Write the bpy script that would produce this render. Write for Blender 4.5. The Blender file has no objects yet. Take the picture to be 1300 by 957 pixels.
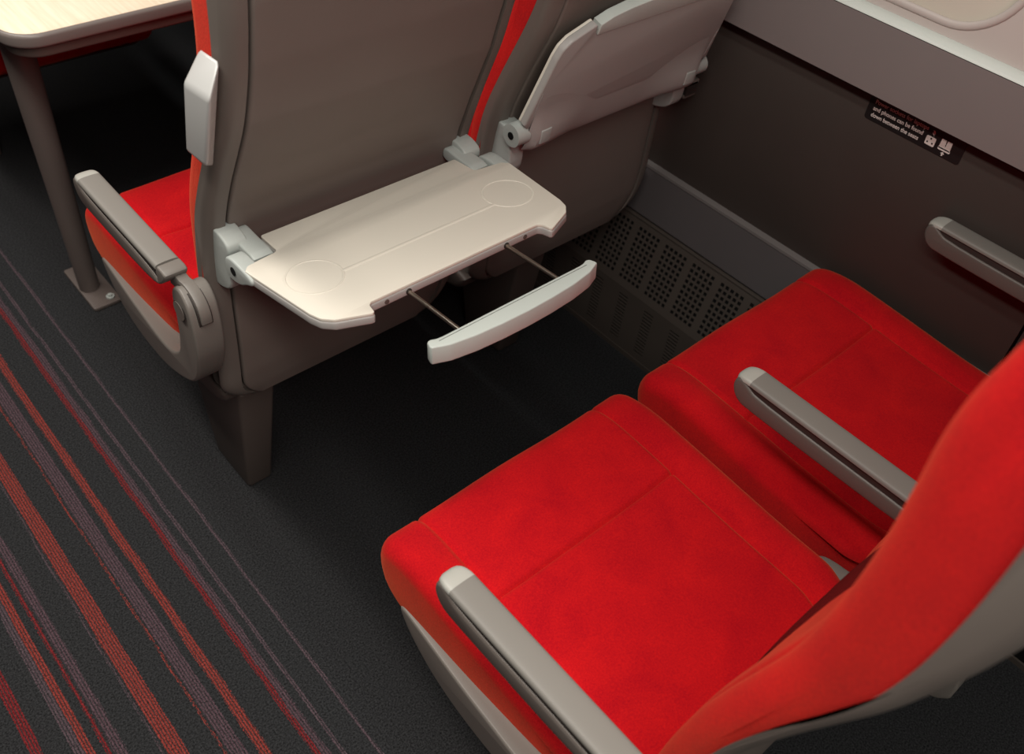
import bpy, bmesh, math, random
from mathutils import Vector, Matrix
random.seed(3)
PI = math.pi
C = bpy.context.scene.collection
sc = bpy.context.scene

# ------------------------------------------------------------------ materials
def new_mat(name):
    m = bpy.data.materials.new(name); m.use_nodes = True
    nt = m.node_tree; b = nt.nodes['Principled BSDF']
    return m, nt, b
def N(nt, t, **kw):
    n = nt.nodes.new(t)
    for k, v in kw.items(): setattr(n, k, v)
    return n
def coords(nt): return N(nt, 'ShaderNodeTexCoord').outputs['Object']
def plastic(name, col, rough=.45, spec=.4, var=.06, bump=.04, scale=900, metal=0):
    m, nt, b = new_mat(name)
    co = coords(nt)
    n1 = N(nt, 'ShaderNodeTexNoise'); n1.inputs['Scale'].default_value = 9; n1.inputs['Detail'].default_value = 3
    nt.links.new(co, n1.inputs['Vector'])
    mix = N(nt, 'ShaderNodeMix', data_type='RGBA')
    mix.inputs[6].default_value = (*[c*(1-var) for c in col], 1); mix.inputs[7].default_value = (*[min(1, c*(1+var)) for c in col], 1)
    nt.links.new(n1.outputs['Fac'], mix.inputs[0]); nt.links.new(mix.outputs[2], b.inputs['Base Color'])
    n2 = N(nt, 'ShaderNodeTexNoise'); n2.inputs['Scale'].default_value = scale; nt.links.new(co, n2.inputs['Vector'])
    bp = N(nt, 'ShaderNodeBump'); bp.inputs['Strength'].default_value = bump; bp.inputs['Distance'].default_value = .001
    nt.links.new(n2.outputs['Fac'], bp.inputs['Height']); nt.links.new(bp.outputs['Normal'], b.inputs['Normal'])
    b.inputs['Roughness'].default_value = rough; b.inputs['Specular IOR Level'].default_value = spec
    b.inputs['Metallic'].default_value = metal
    return m
def velvet(name, c1, c2):
    m, nt, b = new_mat(name)
    co = coords(nt)
    n1 = N(nt, 'ShaderNodeTexNoise'); n1.inputs['Scale'].default_value = 14; n1.inputs['Detail'].default_value = 5; n1.inputs['Distortion'].default_value = .6
    n2 = N(nt, 'ShaderNodeTexNoise'); n2.inputs['Scale'].default_value = 420; n2.inputs['Detail'].default_value = 4
    nt.links.new(co, n1.inputs['Vector']); nt.links.new(co, n2.inputs['Vector'])
    r = N(nt, 'ShaderNodeMath', operation='MULTIPLY_ADD'); r.inputs[1].default_value = .55; 
    nt.links.new(n2.outputs['Fac'], r.inputs[0])
    h = N(nt, 'ShaderNodeMath', operation='MULTIPLY'); h.inputs[1].default_value = .45
    nt.links.new(n1.outputs['Fac'], h.inputs[0]); nt.links.new(h.outputs[0], r.inputs[2])
    cr = N(nt, 'ShaderNodeValToRGB'); cr.color_ramp.elements[0].position = .3; cr.color_ramp.elements[1].position = .7
    cr.color_ramp.elements[0].color = (*c1, 1); cr.color_ramp.elements[1].color = (*c2, 1)
    nt.links.new(r.outputs[0], cr.inputs[0]); nt.links.new(cr.outputs[0], b.inputs['Base Color'])
    bp = N(nt, 'ShaderNodeBump'); bp.inputs['Strength'].default_value = .35; bp.inputs['Distance'].default_value = .0012
    nt.links.new(n2.outputs['Fac'], bp.inputs['Height']); nt.links.new(bp.outputs['Normal'], b.inputs['Normal'])
    b.inputs['Roughness'].default_value = .95; b.inputs['Specular IOR Level'].default_value = .1
    b.inputs['Sheen Weight'].default_value = .28; b.inputs['Sheen Roughness'].default_value = .45
    b.inputs['Sheen Tint'].default_value = (1, .28, .12, 1)
    return m
M = {}
M['red'] = velvet('red velvet', (.36, .002, .009), (.60, .008, .010))
M['taupe'] = plastic('taupe moulded plastic', (.142, .120, .106), .42, .35)
M['taupe2'] = plastic('taupe moulded panel', (.158, .130, .115), .5, .3)
M['arm'] = plastic('warm grey armrest plastic', (.165, .148, .132), .38, .4)
M['armbody'] = plastic('dark warm grey armrest plastic', (.115, .098, .087), .4, .35)
M['armpad'] = plastic('grey armrest pad', (.19, .178, .160), .5, .35)
M['tip'] = plastic('pale grey end cap', (.38, .375, .34), .4, .4)
M['darkgap'] = plastic('dark rubber', (.035, .028, .025), .6, .3)
M['white'] = plastic('pale grey gloss plastic', (.43, .43, .42), .3, .5, var=.02)
M['hinge'] = plastic('blue grey hinge plastic', (.40, .43, .41), .4, .4, var=.02)
M['cream'] = plastic('cream laminate', (.66, .62, .54), .42, .35, var=.015, bump=.02)
M['traybody'] = plastic('light grey tray plastic', (.36, .345, .33), .38, .4, var=.02)
M['bar'] = plastic('mint grey pull bar plastic', (.47, .51, .48), .4, .4, var=.015)
M['steel'] = plastic('brushed steel', (.42, .38, .32), .3, .5, metal=1, var=.1)
M['wall'] = plastic('dark taupe wall laminate', (.050, .040, .035), .5, .3, var=.1)
M['wallup'] = plastic('grey dado laminate', (.20, .17, .165), .5, .3, var=.04)
M['ledge'] = plastic('pale ledge trim', (.62, .66, .62), .45, .4, var=.02)
M['surround'] = plastic('window surround', (.52, .46, .43), .45, .4, var=.03)
M['blind'] = plastic('beige window blind', (.60, .54, .46), .55, .3, var=.03)
M['heater'] = plastic('brown grey heater metal', (.065, .053, .045), .5, .4, var=.1)
M['kick'] = plastic('grey kick panel', (.085, .076, .078), .45, .4, var=.06)
M['kicktrim'] = plastic('grey trim strip', (.17, .155, .15), .45, .4)
M['black'] = plastic('black', (.004, .004, .004), .7, .2)
M['signblack'] = plastic('black label film', (.012, .010, .010), .4, .4)
M['ink'] = plastic('pale label ink', (.62, .55, .52), .6, .2)
M['tableedge'] = plastic('grey table edging', (.16, .135, .125), .4, .4)
M['tableleg'] = plastic('brown grey table leg paint', (.12, .097, .088), .4, .4)
M['ped'] = plastic('brown grey painted metal', (.095, .075, .066), .5, .35)

def wood_mat():
    m, nt, b = new_mat('pale maple laminate')
    co = coords(nt)
    mp = N(nt, 'ShaderNodeMapping'); mp.inputs['Scale'].default_value = (55, 3, 3)
    n = N(nt, 'ShaderNodeTexNoise'); n.inputs['Scale'].default_value = 3; n.inputs['Detail'].default_value = 6
    nt.links.new(co, mp.inputs['Vector']); nt.links.new(mp.outputs[0], n.inputs['Vector'])
    cr = N(nt, 'ShaderNodeValToRGB'); cr.color_ramp.elements[0].position = .3; cr.color_ramp.elements[1].position = .7
    cr.color_ramp.elements[0].color = (.70, .58, .43, 1); cr.color_ramp.elements[1].color = (.80, .69, .54, 1)
    nt.links.new(n.outputs['Fac'], cr.inputs[0]); nt.links.new(cr.outputs[0], b.inputs['Base Color'])
    b.inputs['Roughness'].default_value = .45
    return m
M['wood'] = wood_mat()
def ribbed_mat():
    m, nt, b = new_mat('dark ribbed weave')
    co = coords(nt)
    w = N(nt, 'ShaderNodeTexWave', wave_type='BANDS', bands_direction='X'); w.inputs['Scale'].default_value = 75; w.inputs['Distortion'].default_value = .6
    nt.links.new(co, w.inputs['Vector'])
    cr = N(nt, 'ShaderNodeValToRGB')
    cr.color_ramp.elements[0].color = (.03, .003, .003, 1); cr.color_ramp.elements[1].color = (.20, .010, .010, 1)
    nt.links.new(w.outputs['Fac'], cr.inputs[0]); nt.links.new(cr.outputs[0], b.inputs['Base Color'])
    bp = N(nt, 'ShaderNodeBump'); bp.inputs['Strength'].default_value = .6; bp.inputs['Distance'].default_value = .001
    nt.links.new(w.outputs['Fac'], bp.inputs['Height']); nt.links.new(bp.outputs['Normal'], b.inputs['Normal'])
    b.inputs['Roughness'].default_value = 1; b.inputs['Specular IOR Level'].default_value = .05
    return m
M['ribbed'] = ribbed_mat()

def carpet_mat():
    m, nt, b = new_mat('striped charcoal carpet')
    co = coords(nt)
    sep = N(nt, 'ShaderNodeSeparateXYZ'); nt.links.new(co, sep.inputs[0])
    # slow wander of each thread line, mostly along the carriage
    mp = N(nt, 'ShaderNodeMapping'); mp.inputs['Scale'].default_value = (14, 5, 1)
    nt.links.new(co, mp.inputs['Vector'])
    ns = N(nt, 'ShaderNodeTexNoise'); ns.inputs['Scale'].default_value = 2.2; ns.inputs['Detail'].default_value = 2
    nt.links.new(mp.outputs[0], ns.inputs['Vector'])
    nf = N(nt, 'ShaderNodeTexNoise'); nf.inputs['Scale'].default_value = 260; nf.inputs['Detail'].default_value = 2
    nt.links.new(co, nf.inputs['Vector'])
    def math_(op, a, bb, c=None):
        q = N(nt, 'ShaderNodeMath', operation=op)
        for i, v in enumerate((a, bb, c)):
            if v is None: continue
            if isinstance(v, (int, float)): q.inputs[i].default_value = v
            else: nt.links.new(v, q.inputs[i])
        return q.outputs[0]
    x1 = math_('MULTIPLY_ADD', math_('SUBTRACT', ns.outputs['Fac'], .5), .007, sep.outputs[0])
    x2 = math_('MULTIPLY_ADD', math_('SUBTRACT', nf.outputs['Fac'], .5), .006, x1)
    fac = math_('DIVIDE', math_('ADD', x2, .36), .8)      # x from -0.36 to 0.44
    cr = N(nt, 'ShaderNodeValToRGB'); cr.color_ramp.interpolation = 'CONSTANT'
    base = (.026, .0265, .028); red = (.21, .036, .029); dred = (.16, .018, .020); pur = (.082, .050, .060); gr = (.08, .055, .064)
    stripes = [(-.10, -.07, red), (-.035, -.022, dred), (.014, .025, gr), (.025, .037, red), (.052, .058, dred), (.060, .077, pur),
               (.1135, .1175, gr), (.120, .145, red), (.184, .190, red), (.1905, .214, pur), (.225, .243, red),
               (.290, .2965, dred), (.297, .311, pur), (.323, .329, gr), (.368, .373, gr)]
    els = [(0, base)]
    for a, c_, col in stripes:
        if els[-1][0] >= a - 1e-6: els[-1] = (a, col)
        else: els.append((a, col))
        els.append((c_, base))
    els = [((p + .36)/.8 if i else 0, c_) for i, (p, c_) in enumerate(els)]
    r = cr.color_ramp
    r.elements[0].position = 0; r.elements[0].color = (*base, 1)
    r.elements[1].position = els[1][0]; r.elements[1].color = (*els[1][1], 1)
    for p, c_ in els[2:32]:
        e = r.elements.new(p); e.color = (*c_, 1)
    nt.links.new(fac, cr.inputs[0])
    # thread rows inside the stripes
    wv = N(nt, 'ShaderNodeTexWave', wave_type='BANDS', bands_direction='X'); wv.inputs['Scale'].default_value = 70
    wv.inputs['Distortion'].default_value = 2.5; wv.inputs['Detail'].default_value = 2; wv.inputs['Detail Scale'].default_value = 3
    nt.links.new(co, wv.inputs['Vector'])
    th = N(nt, 'ShaderNodeMapRange'); th.inputs[1].default_value = .1; th.inputs[2].default_value = .6; th.inputs[3].default_value = .12; th.inputs[4].default_value = 1
    nt.links.new(wv.outputs['Fac'], th.inputs[0])
    mx = N(nt, 'ShaderNodeMix', data_type='RGBA'); mx.inputs[6].default_value = (*base, 1)
    nt.links.new(th.outputs[0], mx.inputs[0]); nt.links.new(cr.outputs[0], mx.inputs[7])
    np_ = N(nt, 'ShaderNodeTexNoise'); np_.inputs['Scale'].default_value = 330; np_.inputs['Detail'].default_value = 5; np_.inputs['Roughness'].default_value = .7
    nt.links.new(co, np_.inputs['Vector'])
    sp = N(nt, 'ShaderNodeMapRange'); sp.inputs[1].default_value = .36; sp.inputs[2].default_value = .66; sp.inputs[3].default_value = .35; sp.inputs[4].default_value = 1.7
    nt.links.new(np_.outputs['Fac'], sp.inputs[0])
    mul = N(nt, 'ShaderNodeVectorMath', operation='SCALE')
    nt.links.new(mx.outputs[2], mul.inputs[0]); nt.links.new(sp.outputs[0], mul.inputs['Scale'])
    nt.links.new(mul.outputs[0], b.inputs['Base Color'])
    bp = N(nt, 'ShaderNodeBump'); bp.inputs['Strength'].default_value = .6; bp.inputs['Distance'].default_value = .002
    nt.links.new(np_.outputs['Fac'], bp.inputs['Height']); nt.links.new(bp.outputs['Normal'], b.inputs['Normal'])
    b.inputs['Roughness'].default_value = 1; b.inputs['Specular IOR Level'].default_value = .05
    return m
M['carpet'] = carpet_mat()

# ------------------------------------------------------------------ helpers
def link(name, bm, mat, parent=None, sharp=35, smooth=True):
    me = bpy.data.meshes.new(name)
    bmesh.ops.recalc_face_normals(bm, faces=bm.faces)
    bm.to_mesh(me); bm.free()
    if smooth:
        me.polygons.foreach_set('use_smooth', [True]*len(me.polygons))
        me.set_sharp_from_angle(angle=math.radians(sharp))
    me.materials.append(M[mat])
    o = bpy.data.objects.new(name, me); C.objects.link(o)
    if parent: o.parent = parent
    return o
def thing(name, label, cat, loc=(0, 0, 0), group=None):
    o = bpy.data.objects.new(name, None); C.objects.link(o); o.location = loc; o.empty_display_size = .1
    o['label'] = label; o['category'] = cat
    if group: o['group'] = group
    return o
def struct(name, bm, mat, **k):
    o = link(name, bm, mat, **k); o['kind'] = 'structure'; return o
def part_label(o, l): o['label'] = l; return o

def chaikin(p, it=2, closed=True):
    for _ in range(it):
        q = []
        n = len(p)
        for i in range(n if closed else n-1):
            a, b = p[i], p[(i+1) % n]
            q.append((a[0]*.75+b[0]*.25, a[1]*.75+b[1]*.25)); q.append((a[0]*.25+b[0]*.75, a[1]*.25+b[1]*.75))
        p = q
    return p
def resample(p, step):
    n = len(p); L = [0]
    for i in range(n):
        a, b = p[i], p[(i+1) % n]; L.append(L[-1]+math.dist(a, b))
    k = max(8, int(L[-1]/step)); out = []; j = 0
    for s in range(k):
        t = L[-1]*s/k
        while L[j+1] < t: j += 1
        f = (t-L[j])/max(1e-9, L[j+1]-L[j]); a, b = p[j], p[(j+1) % n]
        out.append((a[0]+(b[0]-a[0])*f, a[1]+(b[1]-a[1])*f))
    return out
def area2(p): return sum(p[i][0]*p[(i+1) % len(p)][1]-p[(i+1) % len(p)][0]*p[i][1] for i in range(len(p)))
def normals(p):
    s = 1 if area2(p) > 0 else -1; n = len(p); out = []
    for i in range(n):
        a, b = p[i-1], p[(i+1) % n]; dx, dy = b[0]-a[0], b[1]-a[1]; l = math.hypot(dx, dy) or 1
        out.append((s*dy/l, -s*dx/l))
    return out
AX = {'x': lambda s, a, b: (s, a, b), 'y': lambda s, a, b: (a, s, b), 'z': lambda s, a, b: (a, b, s)}
def inflate(bm, poly, s0, s1, r, n=1, nr=4, axis='x', f=None, r2=None, wt=None):
    """closed 2D outline swept from s0 to s1 along an axis, its two ends rounded over by r"""
    nm = normals(poly); st = []
    ra = r; rb = r if r2 is None else r2
    if ra > 0:
        for k in range(nr): a = PI/2*(1-k/nr); st.append((s0+ra*(1-math.sin(a)), ra*(1-math.cos(a))))
    for k in range(n+1): st.append((s0+ra+(s1-rb-s0-ra)*k/n, 0))
    if rb > 0:
        for k in range(nr-1, -1, -1): a = PI/2*(1-k/nr); st.append((s1-rb*(1-math.sin(a)), rb*(1-math.cos(a))))
    rings = []
    for s, ins in st:
        ring = []
        for (a, b), (na, nb) in zip(poly, nm):
            w_ = wt(na, nb) if wt else 1
            v = AX[axis](s, a-na*ins*w_, b-nb*ins*w_)
            if f: v = f(*v, AX[axis](0, na, nb))
            ring.append(bm.verts.new(v))
        rings.append(ring)
    m = len(poly)
    for q, w in zip(rings, rings[1:]):
        for i in range(m): bm.faces.new((q[i], q[(i+1) % m], w[(i+1) % m], w[i]))
    bm.faces.new(rings[0][::-1]); bm.faces.new(rings[-1])
    return bm
def B(): return bmesh.new()
def box(bm, x0, x1, y0, y1, z0, z1, bev=0, seg=2):
    t = bmesh.new()
    bmesh.ops.create_cube(t, size=1)
    for v in t.verts: v.co = ((x0+x1)/2+v.co.x*(x1-x0), (y0+y1)/2+v.co.y*(y1-y0), (z0+z1)/2+v.co.z*(z1-z0))
    if bev: bmesh.ops.bevel(t, geom=t.edges[:], offset=bev, segments=seg, profile=.5, affect='EDGES')
    merge(bm, t); return bm
def merge(bm, t):
    me = bpy.data.meshes.new('tmp'); t.to_mesh(me); t.free(); bm.from_mesh(me); bpy.data.meshes.remove(me)
def hexa(bm, p, bev=0, seg=3):
    """eight corners: bottom four then top four"""
    t = bmesh.new(); v = [t.verts.new(q) for q in p]
    for f in ((0, 3, 2, 1), (4, 5, 6, 7), (0, 1, 5, 4), (1, 2, 6, 5), (2, 3, 7, 6), (3, 0, 4, 7)): t.faces.new([v[i] for i in f])
    bmesh.ops.recalc_face_normals(t, faces=t.faces)
    if bev: bmesh.ops.bevel(t, geom=t.edges[:], offset=bev, segments=seg, profile=.5, affect='EDGES')
    merge(bm, t); return bm
def rod(bm, p, q, r, n=20, r1=None, cap=True):
    p, q = Vector(p), Vector(q); d = (q-p).normalized(); a = d.orthogonal().normalized(); b = d.cross(a)
    r1 = r if r1 is None else r1
    A = [bm.verts.new(p+(a*math.cos(2*PI*i/n)+b*math.sin(2*PI*i/n))*r) for i in range(n)]
    Q = [bm.verts.new(q+(a*math.cos(2*PI*i/n)+b*math.sin(2*PI*i/n))*r1) for i in range(n)]
    for i in range(n): bm.faces.new((A[i], A[(i+1) % n], Q[(i+1) % n], Q[i]))
    if cap: bm.faces.new(A[::-1]); bm.faces.new(Q)
    return bm
def interp(t, tab):
    if t <= tab[0][0]: return tab[0][1]
    for (a, b), (c, d) in zip(tab, tab[1:]):
        if t <= c:
            u = (t-a)/(c-a); return b+(d-b)*u
    return tab[-1][1]
def sstep(t): t = max(0, min(1, t)); return t*t*(3-2*t)
def gau(d, s): return math.exp(-(d/s)**2)

# ------------------------------------------------------------------ seat shape tables (seat origin on the floor, facing +y)
REAR = [(.315, .145), (.33, .122), (.38, .110), (.465, .106), (.60, .104), (.666, .097), (.72, .085), (.785, .061), (.884, .019), (.97, -.005), (1.05, -.020), (1.15, -.026), (1.24, -.020), (1.29, .005)]
BORD = [(.315, .146), (.38, .148), (.465, .148), (.54, .144), (.60, .138), (.666, .127), (.72, .115), (.785, .090), (.884, .049), (.95, .026), (1.05, .018), (1.15, .020), (1.29, .030)]
FRONT = [(.40, .155), (.46, .168), (.55, .170), (.66, .162), (.735, .152), (.81, .13), (.90, .100), (.98, .085), (1.06, .082), (1.15, .09), (1.22, .088), (1.27, .062)]
BORD_NEAR = [(.315, .146), (.465, .148), (.54, .140), (.60, .130), (.666, .115), (.72, .098), (.785, .074), (.884, .036), (.95, .023), (1.05, .018), (1.15, .020), (1.29, .030)]
FRONT_NEAR = [(.40, .145), (.46, .158), (.55, .163), (.66, .147), (.735, .131), (.79, .115), (.85, .097), (.94, .088), (1.04, .085), (1.13, .090), (1.2, .076), (1.27, .052)]
def waist(z, x=0, top=1.30, bot=.315, rt=.07):
    rb = .07+.06*sstep((x+.1)/.2)
    w = 1-.05*sstep((z-.70)/.25)
    if z < bot+rb: w *= .55+.45*math.sqrt(max(0, 1-((bot+rb-z)/rb)**2))
    if z > top-rt: w *= .62+.38*math.sqrt(max(0, 1-((z-top+rt)/rt)**2))
    return w
HW = .2292

def cushion(parent, wide):
    kx = 1.12 if wide else 1
    p = [(.604, .415), (.600, .385), (.585, .352), (.54, .33), (.45, .325), (.25, .330), (.19, .352), (.15, .38), (.13, .415), (.15, .432), (.20, .435), (.3, .438),
         (.42, .445), (.50, .451), (.555, .453), (.592, .444)]
    p = resample(chaikin(p, 3), .0030)
    def f(x, y, z, nm):
        n = Vector(nm); d = 0
        ax = abs(x)
        if z > .37 or y > .55:
            if y > .1:
                d -= .0050*gau(ax-.165, .0036)
                if ax < .168: d -= .0050*gau(y-.434, .0028)*sstep((.169-ax)/.004)
        up = max(0, n.z)
        d += up*(.007*sstep((ax-.165)/.03)*(1-sstep((y-.50)/.1)) - .004*sstep((.165-ax)/.06)*(1-sstep((y-.52)/.07)))
        # cushion crowns between the stitched lines
        if ax < .165:
            t = (y-.434)/.13 if y > .434 else (.434-y)/.30
            d += up*.003*math.sin(PI*max(0, min(1, t)))*math.cos(PI*x/.33)
        d += .0012*math.sin(x*23+y*9)*math.sin(y*17-x*5+1)
        xx = (x+n.x*d)*(1-.11*sstep((.215-y)/.08))
        return (xx*kx if xx > 0 else xx, y+n.y*d+.006*sstep((y-.3)/.2), z+n.z*d+.004)
    return link('seat_cushion', inflate(B(), p, -.232, .232, .026, n=150, nr=7, f=f), 'red', parent, sharp=60)

def backrest(parent, FT, BT):
    front = [(y, z) for z, y in FT]
    rear = [(max(min(interp(z, BT)-.010, interp(z, FT)-.042), interp(z, REAR)+.017), z) for z in (1.265, 1.15, 1.05, .95, .884, .785, .7, .6, .5, .42)]
    p = resample(chaikin(front+rear, 3), .007)
    def f(x, y, z, nm):
        d = 0; ax = abs(x)
        fr = max(0, nm[1])
        dep = .005*sstep((z-.42)/.08)*(1-sstep((z-.80)/.16))
        d -= fr*dep*(1-sstep((ax-.13)/.04))
        d -= fr*.006*gau(ax-.192, .0055)*(z < 1.22)
        
        d += .0010*math.sin(x*31+z*12)*math.sin(z*19-x*7)
        n = Vector(nm)
        k = waist(z, x)
        return ((x)*k+n.x*d, y+n.y*d, z+n.z*d)
    o = link('backrest_cushion', inflate(B(), p, -.2258, .2258, .026, n=110, nr=6, f=f, wt=lambda na, nb: sstep((na+.25)/.5)), 'red', parent, sharp=60)
    # ribbed panel let into the lower back
    q = []
    zs = [.49+.33*i/26 for i in range(27)]
    bm = B(); grid = []
    for i, z in enumerate(zs):
        row = []
        w = .092*math.sqrt(max(.02, 1-abs((z-.655)/.17)**2.2))
        for j in range(25):
            u = -1+2*j/24
            y = interp(z, FT)-.005*sstep((z-.42)/.08)*(1-sstep((z-.80)/.16))+.0030*(1-u**4)-.0005
            row.append(bm.verts.new((u*w, y, z)))
        grid.append(row)
    for a, b in zip(grid, grid[1:]):
        for i in range(24): bm.faces.new((a[i], a[i+1], b[i+1], b[i]))
    geo = bmesh.ops.extrude_face_region(bm, geom=bm.faces[:])
    for v in geo['geom']:
        if isinstance(v, bmesh.types.BMVert): v.co.y -= .004
    part_label(link('lumbar_panel', bm, 'ribbed', o, sharp=60), 'dark ribbed lumbar panel')
    return o

def shell(parent, BT):
    zs = [.315, .325, .34, .38, .42, .465, .6, .666, .72, .785, .83, .884, .93, .97, 1.05, 1.15, 1.24, 1.28]
    front = [(interp(z, BT), z) for z in zs]
    rear = [(interp(z, REAR), z) for z in reversed(zs)]
    
    p = resample(chaikin(front+rear, 2), .01)
    bm = B()
    def f(x, y, z, nm):
        d = 0
        if nm[1] < -.3:
            ax = abs(x)
            if ax < .2005 and .332 < z < 1.26: d = -.011
        return (x*waist(z, x), y-d*1.0, z)
    # stations fine near the groove, so the recess has a crisp lip
    nm = normals(p); xs = []
    r = .026
    for k in range(7): a = PI/2*(1-k/7); xs.append((HW-r*(1-math.sin(a)), r*(1-math.cos(a))))
    for x in (.2008, .2004, .199, .15, .1, .05, 0): xs.append((x, 0))
    full = [(-x, i) for x, i in xs]+[(x, i) for x, i in reversed(xs[:-1])]
    rings = []
    for s, ins in full:
        rings.append([bm.verts.new(f(s, a-na*ins*.62*sstep((.25-na)/.5), b-nb*ins*.62*sstep((.25-na)/.5), (0, na, nb))) for (a, b), (na, nb) in zip(p, nm)])
    m = len(p)
    for q, w in zip(rings, rings[1:]):
        for i in range(m): bm.faces.new((q[i], q[(i+1) % m], w[(i+1) % m], w[i]))
    bm.faces.new(rings[0][::-1]); bm.faces.new(rings[-1])
    o = link('back_shell', bm, 'taupe', parent, sharp=40)
    # inner back panel, separated from the rim by a fine dark joint
    zs = [.333, .342, .36, .40, .465, .6, .666, .72, .785, .83, .884, .93, .97, 1.05, 1.15, 1.25]
    a = [(interp(z, REAR)-.0005, z) for z in zs]; b = [(interp(z, REAR)+.014, z) for z in reversed(zs)]
    p = resample(a+b, .008)
    link('back_panel', inflate(B(), p, -.1958, .1958, .005, n=20, nr=3, f=lambda x, y, z, nm: (x*waist(z, x), y, z)), 'taupe2', o, sharp=40)
    return o

def arm(parent, xc, w=.036, y0=.13, y1=.424, z=.63):
    h = w/2
    # lower body with rounded nose; a pad sits on it over a dark joint
    body = [(y0, z-.044), (y1-.030, z-.048), (y1-.010, z-.042), (y1, z-.026), (y1-.001, z-.010), (y1-.010, z-.004), (y1-.02, z-.010), (y1-.040, z-.020), (y0, z-.019)]
    body = resample(chaikin(body, 2), .004)
    o = link('armrest', inflate(B(), body, xc-h, xc+h, .004, nr=3), 'armbody', parent)
    core = [(y0, z-.03), (y1-.03, z-.03), (y1-.022, z-.006), (y0, z-.006)]
    link('armrest_joint', inflate(B(), core, xc-h+.003, xc+h-.003, 0), 'darkgap', o)
    # pad and cap share one rounded cross-section (x, z)
    def sweep(name, mat, ya, yb, nose):
        cs = chaikin([(-h, z-.010), (h, z-.010), (h, z-.002), (h-.006, z+.0005), (-h+.006, z+.0005), (-h, z-.002)], 2)
        cs = [(xc+a, b) for a, b in cs]
        bm = B(); rings = []
        ys = [(ya, 1, 0)]
        if nose:
            for k in range(1, 8):
                t = k/7*PI/2; ys.append((ya+(yb-ya)*math.sin(t), math.cos(t)**.45, 1-math.cos(t)))
        else: ys.append((yb, 1, 0))
        for y, sx, dz in ys:
            rings.append([bm.verts.new((xc+(a-xc)*max(.25, sx), y, b-.010*dz*(b > z-.008))) for a, b in cs])
        m = len(cs)
        for q, r_ in zip(rings, rings[1:]):
            for i in range(m): bm.faces.new((q[i], q[(i+1) % m], r_[(i+1) % m], r_[i]))
        bm.faces.new(rings[0][::-1]); bm.faces.new(rings[-1])
        return link(name, bm, mat, o)
    sweep('armrest_pad', 'armpad', y0, y1-.024, False)
    part_label(sweep('end_cap', 'tip', y1-.024, y1+.001, True), 'pale rounded end cap')
    return o

def aisle_pod(parent):
    """side casting that carries the aisle armrest and sweeps forward under the cushion"""
    face = [(.139, .582), (.134, .597), (.118, .612), (.101, .617), (.086, .609), (.076, .596), (.071, .575), (.069, .553), (.070, .519), (.077, .492),
            (.090, .458), (.108, .432), (.136, .408), (.19, .375), (.25, .345), (.32, .323), (.393, .308), (.46, .308), (.51, .325), (.54, .348), (.548, .366),
            (.52, .370), (.463, .373), (.40, .377), (.353, .383), (.29, .391), (.238, .402), (.20, .418), (.178, .436), (.158, .456), (.145, .490), (.138, .526), (.138, .555)]
    face = resample(chaikin(face, 2), .006)
    def xin(y): return .044*(y-.07)/.48
    def f(x, y, z, nm):
        t = (x+.278)/.045
        sh = xin(y)
        return (x+sh*(1-t*.45), y, z)
    # two cheeks with a slot between them above, one solid below
    bm = B()
    inflate(bm, face, -.278, -.2335, .0045, n=3, nr=4, f=f)
    o = link('side_casting', bm, 'arm', parent, sharp=35)
    # armrest tongue: wraps over the head of the casting between the cheeks
    pts = []
    cy, cz = .104, .578
    outer = []; inner = []
    for k in range(13):
        a = math.radians(70+ (k/12)*118)
        rr = .0410-.0015*(k/12)
        outer.append((cy+math.cos(a)*rr, cz+math.sin(a)*rr+.001)); inner.append((cy+math.cos(a)*.02, cz+math.sin(a)*.02))
    tong = [(.150, .622), (.150, .592), ]+inner[::1]+outer[::-1]
    t = link('armrest_tongue', inflate(B(), tong, -.2655, -.2495, .0015, nr=2), 'arm', o)
    g = [(y+(y-cy)*.02, z) for y, z in tong]
    gm = []
    for k in range(13):
        a = math.radians(62+(k/12)*132); gm.append((cy+math.cos(a)*.0365, cz+math.sin(a)*.0365))
    gm += [(cy-.01, cz-.01), (cy+.01, cz)]
    link('slot_liner', inflate(B(), gm, -.2675, -.2475, 0), 'darkgap', o)
    # armrest shoulder between pad and tongue
    sh = resample(chaikin([(.126, .6305), (.155, .6305), (.155, .594), (.143, .602), (.126, .620)], 1), .003)
    link('armrest_shoulder', inflate(B(), sh, -.2815, -.2465, .003, nr=3), 'arm', o)
    d = B(); rod(d, (-.2785, .104, .580), (-.2792, .104, .580), .0150, 40)
    link('pivot_cap', d, 'taupe', o)
    d = B(); rod(d, (-.2781, .104, .580), (-.2786, .104, .580), .0160, 40)
    link('pivot_joint', d, 'darkgap', o)
    return o

def grab_handle(parent):
    bm = B()
    p = [(-.232, .028, .838), (-.226, .062, .838), (-.2515, .058, .853), (-.249, .012, .853),
         (-.222, -.004, .988), (-.222, .042, .984), (-.2515, .034, .952), (-.249, -.024, .957)]
    # subdivided so the outer skin can bow gently
    hexa(bm, p, .006, 4)
    return part_label(link('grab_handle', bm, 'white', parent, sharp=50), 'glossy pale grey grab handle')

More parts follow.
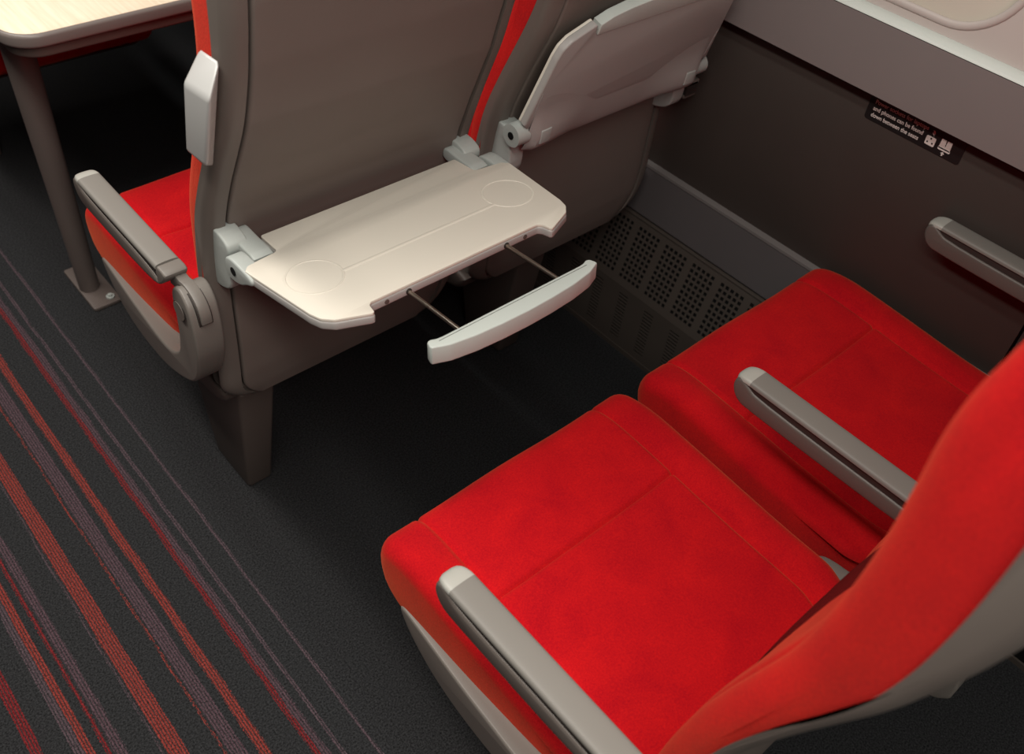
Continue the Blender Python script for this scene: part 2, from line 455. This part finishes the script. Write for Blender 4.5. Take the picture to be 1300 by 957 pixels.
def tray(parent, yh, zh, th, deployed):
    """yh, zh: hinge-side edge of the leaf; th: its angle above level"""
    c, s = math.cos(th), math.sin(th)
    xs_ = 1 if deployed else .972
    def W(x, d, t): return (x*xs_, yh-d*c+t*s, zh+d*s+t*c)   # t is height above the leaf's top face
    half = [(0, 0), (.166, 0), (.168, .003), (.169, .044), (.172, .047), (.216, .052), (.225, .062), (.2235, .075), (.210, .190), (.205, .207), (.193, .220), (.150, .2385), (.146, .2370), (.143, .222), (.138, .218), (0, .218)]
    out = half+[(-x, d) for x, d in half[::-1] if x > 0]
    root = None
    def mk(name, mat, poly, t0, t1, r, par, nr=3, sharp=40):
        bm = B(); inflate(bm, poly, t0, t1, r, nr=nr, axis='z')
        for v in bm.verts: v.co = W(*v.co)
        return link(name, bm, mat, par, sharp=sharp)
    o = mk('tray_table', 'traybody', resample(out, .004), -.017, -.004, .003, parent)
    part_label(o, 'lowered tray table' if deployed else 'stowed tray table')
    ins = resample(out, .004); nm = normals(ins)
    top = [(a-na*.0008, b-nb*.0008) for (a, b), (na, nb) in zip(ins, nm)]
    part_label(mk('tray_top', 'cream', top, -.0048, 0, .0012, o, 2), 'cream tray surface')
    if deployed:
        for sx in (-1, 1):
            bm = B(); R_ = .037; cx, cd = sx*.163, .128
            n = 64; m = 8; a0 = math.radians(0)
            rings = []
            for i in range(n):
                a = 2*PI*i/n
                ring = []
                for j in range(m):
                    b = 2*PI*j/m; rr = R_+.0017*math.cos(b)
                    ring.append(bm.verts.new(W(cx+rr*math.cos(a), cd+rr*math.sin(a), .0007*math.sin(b))))
                rings.append(ring)
            for i in range(n):
                q, w = rings[i], rings[(i+1) % n]
                for j in range(m): bm.faces.new((q[j], q[(j+1) % m], w[(j+1) % m], w[j]))
            link('cup_ring', bm, 'cream', o)
        bm = B(); m = 8
        def cs(x): return [bm.verts.new(W(x, .140+.0032*math.cos(2*PI*j/m), .0008*math.sin(2*PI*j/m))) for j in range(m)]
        q, w = cs(-.128), cs(.128)
        for j in range(m): bm.faces.new((q[j], q[(j+1) % m], w[(j+1) % m], w[j]))
        bm.faces.new(q[::-1]); bm.faces.new(w)
        link('pencil_ridge', bm, 'cream', o)
        for sx in (-1, 1):
            bm = B(); rod(bm, W(sx*.116, .2165, -.0105), W(sx*.116, .2188, -.0105), .0034, 16); link('screw', bm, 'ped', o)
    else:
        # moulded swelling on the underside along the hinge edge
        pr = resample(chaikin([(.003, -.014), (.003, -.024), (.018, -.033), (.040, -.031), (.065, -.023), (.085, -.0185), (.105, -.0172), (.13, -.0166), (.13, -.014)], 2), .003)
        bm = B(); inflate(bm, pr, -.2125, .2125, .006, n=48, nr=3)
        for v in bm.verts:
            x, d, t = v.co; k = .12+.88*sstep((abs(x)-.06)/.13); k *= 1-.6*sstep((abs(x)-.196)/.016)
            v.co = W(x, d, -.016+(t+.016)*k)
        link('hinge_moulding', bm, 'traybody', o)
        bm = B()
        for sx in (-1, 1):
            bm2 = B()
            hexa(bm2, [W(sx*.192, .024, -.024), W(sx*.168, .024, -.024), W(sx*.168, .050, -.021), W(sx*.192, .050, -.021),
                      W(sx*.192, .024, -.0345), W(sx*.168, .024, -.0335), W(sx*.168, .050, -.0285), W(sx*.192, .050, -.0295)], .002)
            link('hinge_link', bm2, 'hinge', o)
        bm.free()
    # pull-out bar
    d0 = .326 if deployed else .229
    hb = [(0, d0), (.112, d0), (.122, d0-.001), (.128, d0-.004), (.134, d0-.003), (.1375, d0+.009), (.115, d0+.0185), (.08, d0+.0245), (.04, d0+.0275), (0, d0+.0285)]
    bar = hb+[(-x, d) for x, d in hb[::-1] if x > 0]
    kt = .0 if deployed else -.001
    if not deployed: hh = [q for q in hb if q[1] > d0+.005]; hh = [(x*1.035, d) for x, d in hh]; bar = [(0, .2190), (.142, .2190)]+hh[:-1]+[(0, d0+.0285)]; bar = bar[:-1]+[(-x, d) for x, d in ([(0, .219)]+[(.142, .219)]+hh)[::-1] if x > 0]
    pb = mk('pull_bar', 'bar', resample(bar, .004), (-.026 if deployed else -.018)+kt, kt, .0018, o, 3)
    bm = B(); hexa(bm, [W(*q) for q in ((-.122, d0+.0045, kt-.001), (.122, d0+.0045, kt-.001), (.122, d0+.0052, kt-.001), (-.122, d0+.0052, kt-.001), (-.122, d0+.0045, kt+.00015), (.122, d0+.0045, kt+.00015), (.122, d0+.0052, kt+.00015), (-.122, d0+.0052, kt+.00015))]); link('seam_line', bm, 'darkgap', pb)
    if deployed:
        for sx in (-1, 1):
            bm = B(); rod(bm, W(sx*.082, .15, -.0105), W(sx*.082, .330, -.0105), .0029, 16)
            part_label(link('slide_rod', bm, 'steel', pb), 'thin steel slide rod')
            bm = B(); rod(bm, W(sx*.082, .2165, -.0105), W(sx*.082, .2189, -.0105), .0045, 16); link('rod_grommet', bm, 'darkgap', o)
    # hinges on the seat back
    for sx in (-1, 1):
        pr = [(.110, .600), (.094, .600), (.068, .612), (.060, .63), (.060, .668), (.056, .690), (.066, .698), (.085, .702), (.110, .700)]
        bm = B(); inflate(bm, resample(chaikin(pr, 1), .003), min(sx*.217, sx*.186), max(sx*.217, sx*.186), .003, nr=3)
        h = link('tray_hinge', bm, 'hinge', o)
        if deployed:
            bm = B(); inflate(bm, resample(chaikin([(.012, .662), (.045, .655), (.052, .676), (.045, .6945), (.0, .695), (-.02, .693), (-.02, .682), (-.004, .675)], 2), .003),
                              min(sx*.2265, sx*.203), max(sx*.2265, sx*.203), .003, nr=3)
            link('hinge_lug', bm, 'hinge', h)
            bm = B(); inflate(bm, resample(chaikin([(.019, .680), (.019, .6925), (.06, .6915), (.088, .6935), (.094, .688), (.094, .672), (.06, .672)], 1), .003),
                              min(sx*.2005, sx*.1705), max(sx*.2005, sx*.1705), .003, nr=3)
            link('hinge_link', bm, 'hinge', h)
            bm = B(); rod(bm, (sx*.2264, .028, .677), (sx*.2275, .028, .677), .0062, 20); link('pivot_hole', bm, 'black', h)
        else:
            bm = B(); rod(bm, (sx*.203, .050, .700), (sx*.2285, .050, .700), .019, 32); link('hinge_lug', bm, 'hinge', h)
            bm = B(); rod(bm, (sx*.2284, .050, .700), (sx*.2295, .050, .700), .0062, 20); link('pivot_hole', bm, 'black', h)
    return o

def seat_pan(parent):
    p = resample(chaikin([(.15, .34), (.15, .31), (.19, .28), (.40, .27), (.50, .30), (.55, .335)], 2), .01)
    return link('seat_pan', inflate(B(), p, -.215, .215, .01, nr=3), 'ped', parent)
def pedestal(parent, x0, x1):
    bm = B()
    hexa(bm, [(x0, .205, 0), (x1, .205, 0), (x1, .325, 0), (x0, .325, 0), (x0-.012, .160, .30), (x1+.006, .160, .30), (x1+.006, .36, .30), (x0-.012, .36, .30)], .008, 3)
    return link('pedestal', bm, 'ped', parent)
def arm_bracket(parent, sx):
    p = resample(chaikin([(.0, .33), (.19, .33), (.225, .36), (.24, .385), (.225, .405), (.17, .410), (.115, .46), (.108, .60), (.10, .628), (.07, .628), (.06, .60), (.05, .45), (.0, .42)], 2), .006)
    a, b = sorted((sx*.2635, sx*.2375))
    return link('armrest_bracket', inflate(B(), p, a, b, .004, nr=3), 'arm', parent)

def make_seat(kind, label, loc, traymode, group, FT=FRONT):
    t = thing('train_seat', label, 'seat', loc, group)
    BT = BORD if FT is FRONT else BORD_NEAR
    cushion(t, kind == 'window'); backrest(t, FT, BT); shell(t, BT); seat_pan(t)
    if kind == 'aisle':
        aisle_pod(t); arm(t, -.264, y0=.152); pedestal(t, -.176, -.125)
        arm(t, .238, y0=.06)
        if FT is FRONT_NEAR: arm_bracket(t, 1)
    else:
        arm(t, .238, w=.036, y0=.06, y1=.444, z=.656)
        grab = None
        pedestal(t, -.050, .010)
    if traymode == 'down': tray(t, .061, .6895, math.radians(5.7), True)
    elif traymode == 'up': tray(t, .072, .676, math.radians(73), False)
    return t
def dup(o, parent=None):
    c = o.copy(); C.objects.link(c)
    if parent: c.parent = parent
    for ch in list(o.children): dup(ch, c)
    return c

G = 'red train seats in pairs'
XA, XW, PITCH = .648, 1.148, .894
near_a = make_seat('aisle', 'nearest red train seat, beside the aisle, its backrest cut off by the picture edge', (XA, 0, 0), None, G, FRONT_NEAR)
near_w = make_seat('window', 'empty red train seat against the wall, beside the nearest seat', (XW, 0, 0), None, G, FRONT_NEAR)
row_a = make_seat('aisle', 'red aisle train seat seen from behind with its cream tray table lowered', (XA, PITCH, 0), None, G)
grab_handle(row_a)
tray(row_a, .061, .6895, math.radians(5.7), True)
row_w = make_seat('window', 'train seat by the wall seen from behind with its tray table folded up', (XW, PITCH, 0), None, G)
tray(row_w, .066, .668, math.radians(73), False)
bay_a = dup(near_a); bay_a.location = (XA, 2.76, 0); bay_a.scale = (1, -1, 1); bay_a['label'] = 'shaded red train seat facing back under the far side of the wooden table'

# ------------------------------------------------------------------ bay table
t = thing('bay_table', 'pale wood topped train table with grey edging on a single floor leg', 'table', (.478, 1.805, 0))
ox, oy = .478, 1.805
def rr(x0, x1, y0, y1, r, n=8):
    p = []
    for cx, cy, a0 in ((x1-r, y0+r, -90), (x1-r, y1-r, 0), (x0+r, y1-r, 90), (x0+r, y0+r, 180)):
        for k in range(n+1): a = math.radians(a0+90*k/n); p.append((cx+r*math.cos(a), cy+r*math.sin(a)))
    return p
link('table_top', inflate(B(), [(x-ox, y-oy) for x, y in rr(.392, 1.40, 1.543, 2.13, .055)], .7375, .7405, .0012, nr=2, axis='z'), 'wood', t)
bm = B(); inflate(bm, [(x-ox, y-oy) for x, y in rr(.386, 1.405, 1.537, 2.136, .06)], .716, .7395, .006, nr=4, axis='z')
part_label(link('table_edging', bm, 'tableedge', t), 'grey moulded table edge')
bm = B(); inflate(bm, [(x-ox, y-oy) for x, y in rr(.400, 1.395, 1.552, 2.12, .05)], .692, .717, .006, nr=4, axis='z')
link('under_frame', bm, 'ped', t)
bm = B(); rod(bm, (0, 0, .006), (-.012, 0, .694), .0215, 32, r1=.030); leg = link('leg', bm, 'tableleg', t)
bm = B(); inflate(bm, rr(-.024, .040, -.078, .088, .006, 3), 0, .009, .002, nr=2, axis='z'); fp = link('foot_plate', bm, 'tableleg', t)
bm = B(); rod(bm, (.022, -.058, .009), (.022, -.058, .0125), .009, 20); rod(bm, (.022, -.058, .0125), (.022, -.058, .017), .005, 6)
link('bolt', bm, 'hinge', fp)

# ------------------------------------------------------------------ the setting
bm = B(); box(bm, -1.0, 1.45, -1.2, 3.6, -.03, 0)
struct('floor', bm, 'carpet', smooth=False)
WX = 1.415
Y0, Y1 = -1.2, 3.6
def strip(name, mat, prof, y0=Y0, y1=Y1, **k):
    bm = B(); inflate(bm, prof, y0, y1, 0, axis='y'); return struct(name, bm, mat, **k)
SEAM = .251
# lower wall laminate in two sheets, a black joint between them
bm = B(); box(bm, WX, WX+.02, SEAM+.0022, Y1, .425, .80, .0015); struct('wall_right', bm, 'wall')
bm = B(); box(bm, WX, WX+.02, Y0, SEAM-.0022, .425, .80, .0015); struct('wall_right.001', bm, 'wall')
bm = B(); box(bm, WX+.012, WX+.03, Y0, Y1, 0, .95); struct('wall_right.002', bm, 'black', smooth=False)
# dado panel above, standing proud of the lower wall
strip('wall_right.003', 'wallup', [(1.381, .790), (1.384, .898), (1.44, .898), (1.44, .790)])
strip('trim_1', 'darkgap', [(1.390, .783), (1.390, .7895), (1.44, .7895), (1.44, .783)])
strip('trim_2', 'ledge', chaikin([(1.3825, .8985), (1.3845, .9035), (1.393, .9085), (1.402, .9095), (1.44, .9095), (1.44, .8985)], 1))
# trim, kick panel
strip('trim_3', 'kicktrim', [(1.402, .420), (1.402, .426), (1.4155, .4285), (1.43, .4285), (1.43, .420)])
strip('wall_right.004', 'kick', [(1.404, .4195), (1.383, .322), (1.385, .318), (1.43, .318), (1.43, .4195)])
# window surround with a rounded opening
def window():
    y0, y1, z0, z1, r = .462, 1.75, .928, 1.62, .10
    X0 = 1.404
    outer = [(Y0, .9095), (Y1, .9095), (Y1, 1.78), (Y0, 1.78)]
    bm = B()
    inner = [(y, z) for y, z in rr(y0, y1, z0, z1, r, 12)]
    vo = [bm.verts.new((X0, a, b)) for a, b in outer]; vi = [bm.verts.new((X0, a, b)) for a, b in inner]
    eo = [bm.edges.new((vo[i], vo[(i+1) % 4])) for i in range(4)]
    ei = [bm.edges.new((vi[i], vi[(i+1) % len(vi)])) for i in range(len(vi))]
    bmesh.ops.triangle_fill(bm, edges=eo+ei, use_beauty=True)
    # reveal
    vb = [bm.verts.new((X0+.022, a, b)) for a, b in inner]; n = len(vi)
    for i in range(n): bm.faces.new((vi[i], vi[(i+1) % n], vb[(i+1) % n], vb[i]))
    w = struct('wall_right.005', bm, 'surround', sharp=30)
    # raised lip
    bm = B(); rings = []
    for (a, b), (na, nb) in zip(inner, normals(inner)):
        rings.append([bm.verts.new((X0+.0045*math.cos(q)*-1+.001, a+na*.0065*math.sin(q), b+nb*.0065*math.sin(q))) for q in [2*PI*j/10 for j in range(10)]])
    for i in range(n):
        q, w_ = rings[i], rings[(i+1) % n]
        for j in range(10): bm.faces.new((q[j], q[(j+1) % 10], w_[(j+1) % 10], w_[j]))
    root = struct('window_1', bm, 'surround', sharp=60)
    bm = B(); inflate(bm, rr(y0-.005, y1+.005, z0-.005, z1+.005, r, 12), X0+.010, X0+.016, 0, axis='x')
    link('window_blind', bm, 'blind', root)
window()

# ------------------------------------------------------------------ heater casing with punched vents
t = thing('heater_casing', 'dark brown perforated heater casing along the foot of the wall', 'heater', (1.36, 1.0, 0))
hx, hy = 1.36, 1.0
XT, ZT, XM, ZM, XB = 1.383, .313, 1.334, .165, 1.327
HY0, HY1 = -.4, 2.9
bm = B()
inflate(bm, [(XT-hx+.003, ZT-.002), (XM-hx+.003, ZM), (XB-hx+.003, .0), (.062, .0), (.062, ZT-.002)], HY0-hy, HY1-hy, 0, axis='y')
core = link('inner_body', bm, 'black', t, smooth=False)
def lattice(y0, y1, pitch_y, holes, pts):
    pass
# punched face: bars between holes, built as one sheet with real openings
def punched(name, A, Bq, y0, y1, nblk, cols, rows, bw, gap_v, mat, fill=.52):
    """A upper edge (x,z), Bq lower edge; blocks of cols x rows holes"""
    bm = B(); ys = [y0]; 
    pitch = (y1-y0)/nblk; openy = []
    yy = y0
    for b in range(nblk):
        s = y0+b*pitch+bw/2; wdt = pitch-bw; c = wdt/cols
        for k in range(cols):
            a = s+k*c+c*(1-fill)/2; openy.append((a, a+c*fill))
    zs_open = []
    r_ = (1-2*gap_v)/rows
    for k in range(rows):
        a = gap_v+k*r_+r_*(1-fill)/2; zs_open.append((a, a+r_*fill))
    yl = [y0]+[v for q in openy for v in q]+[y1]; zl = [0]+[v for q in zs_open for v in q]+[1]
    P = lambda y, u: (A[0]+(Bq[0]-A[0])*u-hx, y-hy, A[1]+(Bq[1]-A[1])*u)
    V = [[bm.verts.new(P(y, u)) for u in zl] for y in yl]
    for i in range(len(yl)-1):
        for j in range(len(zl)-1):
            if i % 2 == 1 and j % 2 == 1: continue
            bm.faces.new((V[i][j], V[i+1][j], V[i+1][j+1], V[i][j+1]))
    for v in list(bm.verts):
        if not v.link_faces: bm.verts.remove(v)
    g = bmesh.ops.extrude_face_region(bm, geom=bm.faces[:])
    for v in g['geom']:
        if isinstance(v, bmesh.types.BMVert): v.co.x += .0015
    return link(name, bm, mat, t, smooth=False)
punched('upper_grille', (XT, ZT), (XM, ZM), .40, 2.06, 22, 5, 10, .013, .09, 'heater', .64)
punched('lower_grille', (XM, ZM), (XB, .012), .40, 2.06, 22, 1, 14, .016, .10, 'heater', .45)
bm = B(); box(bm, XT-hx-.003, XT-hx+.03, HY0-hy, HY1-hy, ZT-.003, ZT+.0015, .001); link('top_lip', bm, 'heater', t)
bm = B(); box(bm, XB-hx-.002, XB-hx+.0025, HY0-hy, HY1-hy, 0, .012); link('skirting', bm, 'heater', t)

# ------------------------------------------------------------------ label on the wall
SX = WX-.0012
t = thing('socket_label', 'small black label with white text and socket icons under the window ledge', 'sign', (SX, .5415, .733))
bm = B(); inflate(bm, rr(-.0865, .0865, 0, .051, .005, 4), 0, .0010, 0, axis='x'); link('label_film', bm, 'signblack', t)
def text(body, y, z, size):
    cu = bpy.data.curves.new('label_text', 'FONT'); cu.body = body; cu.size = size; cu.extrude = .0001; cu.offset = size*.012
    o = bpy.data.objects.new('label_text', cu); C.objects.link(o)
    bpy.context.view_layer.update()
    me = bpy.data.meshes.new_from_object(o.evaluated_get(bpy.context.evaluated_depsgraph_get()))
    bpy.data.objects.remove(o); bpy.data.curves.remove(cu)
    w = max(v.co.x for v in me.vertices)
    for v in me.vertices:
        x, yy = v.co.x, v.co.y
        v.co = (-.0006-v.co.z, y-x, z+yy)
    me.materials.clear(); me.materials.append(M['ink'])
    q = bpy.data.objects.new('label_text', me); C.objects.link(q); q.parent = t
    return q, w
for body, z, wd in (('Power sockets for laptops', .0305, .098), ('and phones can be found', .0190, .092), ('down between the seats', .0075, .088)):
    q, w = text(body, 0, 0, .0105)
    k = wd/w
    for v in q.data.vertices: v.co.y = .076+v.co.y*k; v.co.z = z+v.co.z*.95
def flat(name, poly, mat, par, dx=-.0008):
    bm = B(); inflate(bm, poly, dx, dx+.0004, 0, axis='x'); return link(name, bm, mat, par, smooth=False)
ic = flat('socket_icon', rr(-.0400, -.0235, .0085, .0235, .002, 4), 'ink', t)
for (y, z) in ((-.0318, .0205), (-.0275, .0135), (-.0360, .0135)): flat('pin_hole', rr(y-.0012, y+.0012, z-.0014, z+.0014, .0005, 2), 'signblack', ic, -.0013)
flat('bolt_icon', [(-.0335, .0345), (-.0300, .0345), (-.0318, .0305), (-.0295, .0305), (-.0345, .0255), (-.0330, .0292), (-.0355, .0292)], 'ink', t)
si = flat('seats_icon', [(-.0480, .0290), (-.0560, .0290), (-.0565, .0185), (-.0575, .0185), (-.0580, .0290), (-.0660, .0290), (-.0668, .0130), (-.0472, .0130)], 'ink', t)
flat('seat_front_icon', rr(-.0675, -.0465, .0105, .0150, .0015, 3), 'ink', t)
flat('arrow_icon', [(-.0570, .0095), (-.0535, .0060), (-.0558, .0060), (-.0558, .0025), (-.0582, .0025), (-.0582, .0060), (-.0605, .0060)], 'ink', t)

# ------------------------------------------------------------------ light: the carriage's ceiling strips
def area(name, loc, sx, sy, power, col, rot=(0, 0, 0)):
    l = bpy.data.lights.new(name, 'AREA'); l.shape = 'RECTANGLE'; l.size = sx; l.size_y = sy; l.energy = power; l.color = col
    o = bpy.data.objects.new(name, l); C.objects.link(o); o.location = loc; o.rotation_euler = rot; return o
area('ceiling_strip_light', (-.12, .6, 2.15), .22, 5.0, 70, (1, .93, .85))
area('ceiling_strip_light', (.30, .5, 2.2), .12, 5.0, 24, (.98, 1, .95))
w = bpy.data.worlds.new('World'); sc.world = w; w.use_nodes = True
w.node_tree.nodes['Background'].inputs[0].default_value = (.9, .78, .72, 1); w.node_tree.nodes['Background'].inputs[1].default_value = .022

# ------------------------------------------------------------------ camera
R = [[0.7487776784702967, -0.6570070404201771, 0.08759986908068196], [-0.4055244062572143, -0.5586356797285457, -0.7235165051772899], [0.5242918501696991, 0.5062291241844405, -0.6847263173510185]]
cd = bpy.data.cameras.new('camera'); cam = bpy.data.objects.new('camera', cd); C.objects.link(cam)
X_ = Vector(R[0]); Y_ = -Vector(R[1]); Z_ = -Vector(R[2])
cam.matrix_world = Matrix(((X_.x, Y_.x, Z_.x, 0), (X_.y, Y_.y, Z_.y, 0), (X_.z, Y_.z, Z_.z, 1.5), (0, 0, 0, 1)))
cd.sensor_width = 36; cd.lens = 1222.18/1300*36; cd.shift_y = -45.5/1300; cd.clip_start = .01
cd.dof.use_dof = True; cd.dof.focus_distance = 1.35; cd.dof.aperture_fstop = 5.6
sc.camera = cam
sc.view_settings.view_transform = 'Standard'; sc.view_settings.look = 'None'; sc.view_settings.gamma = 1
sc.view_settings.use_curve_mapping = False; sc.view_settings.exposure = 0
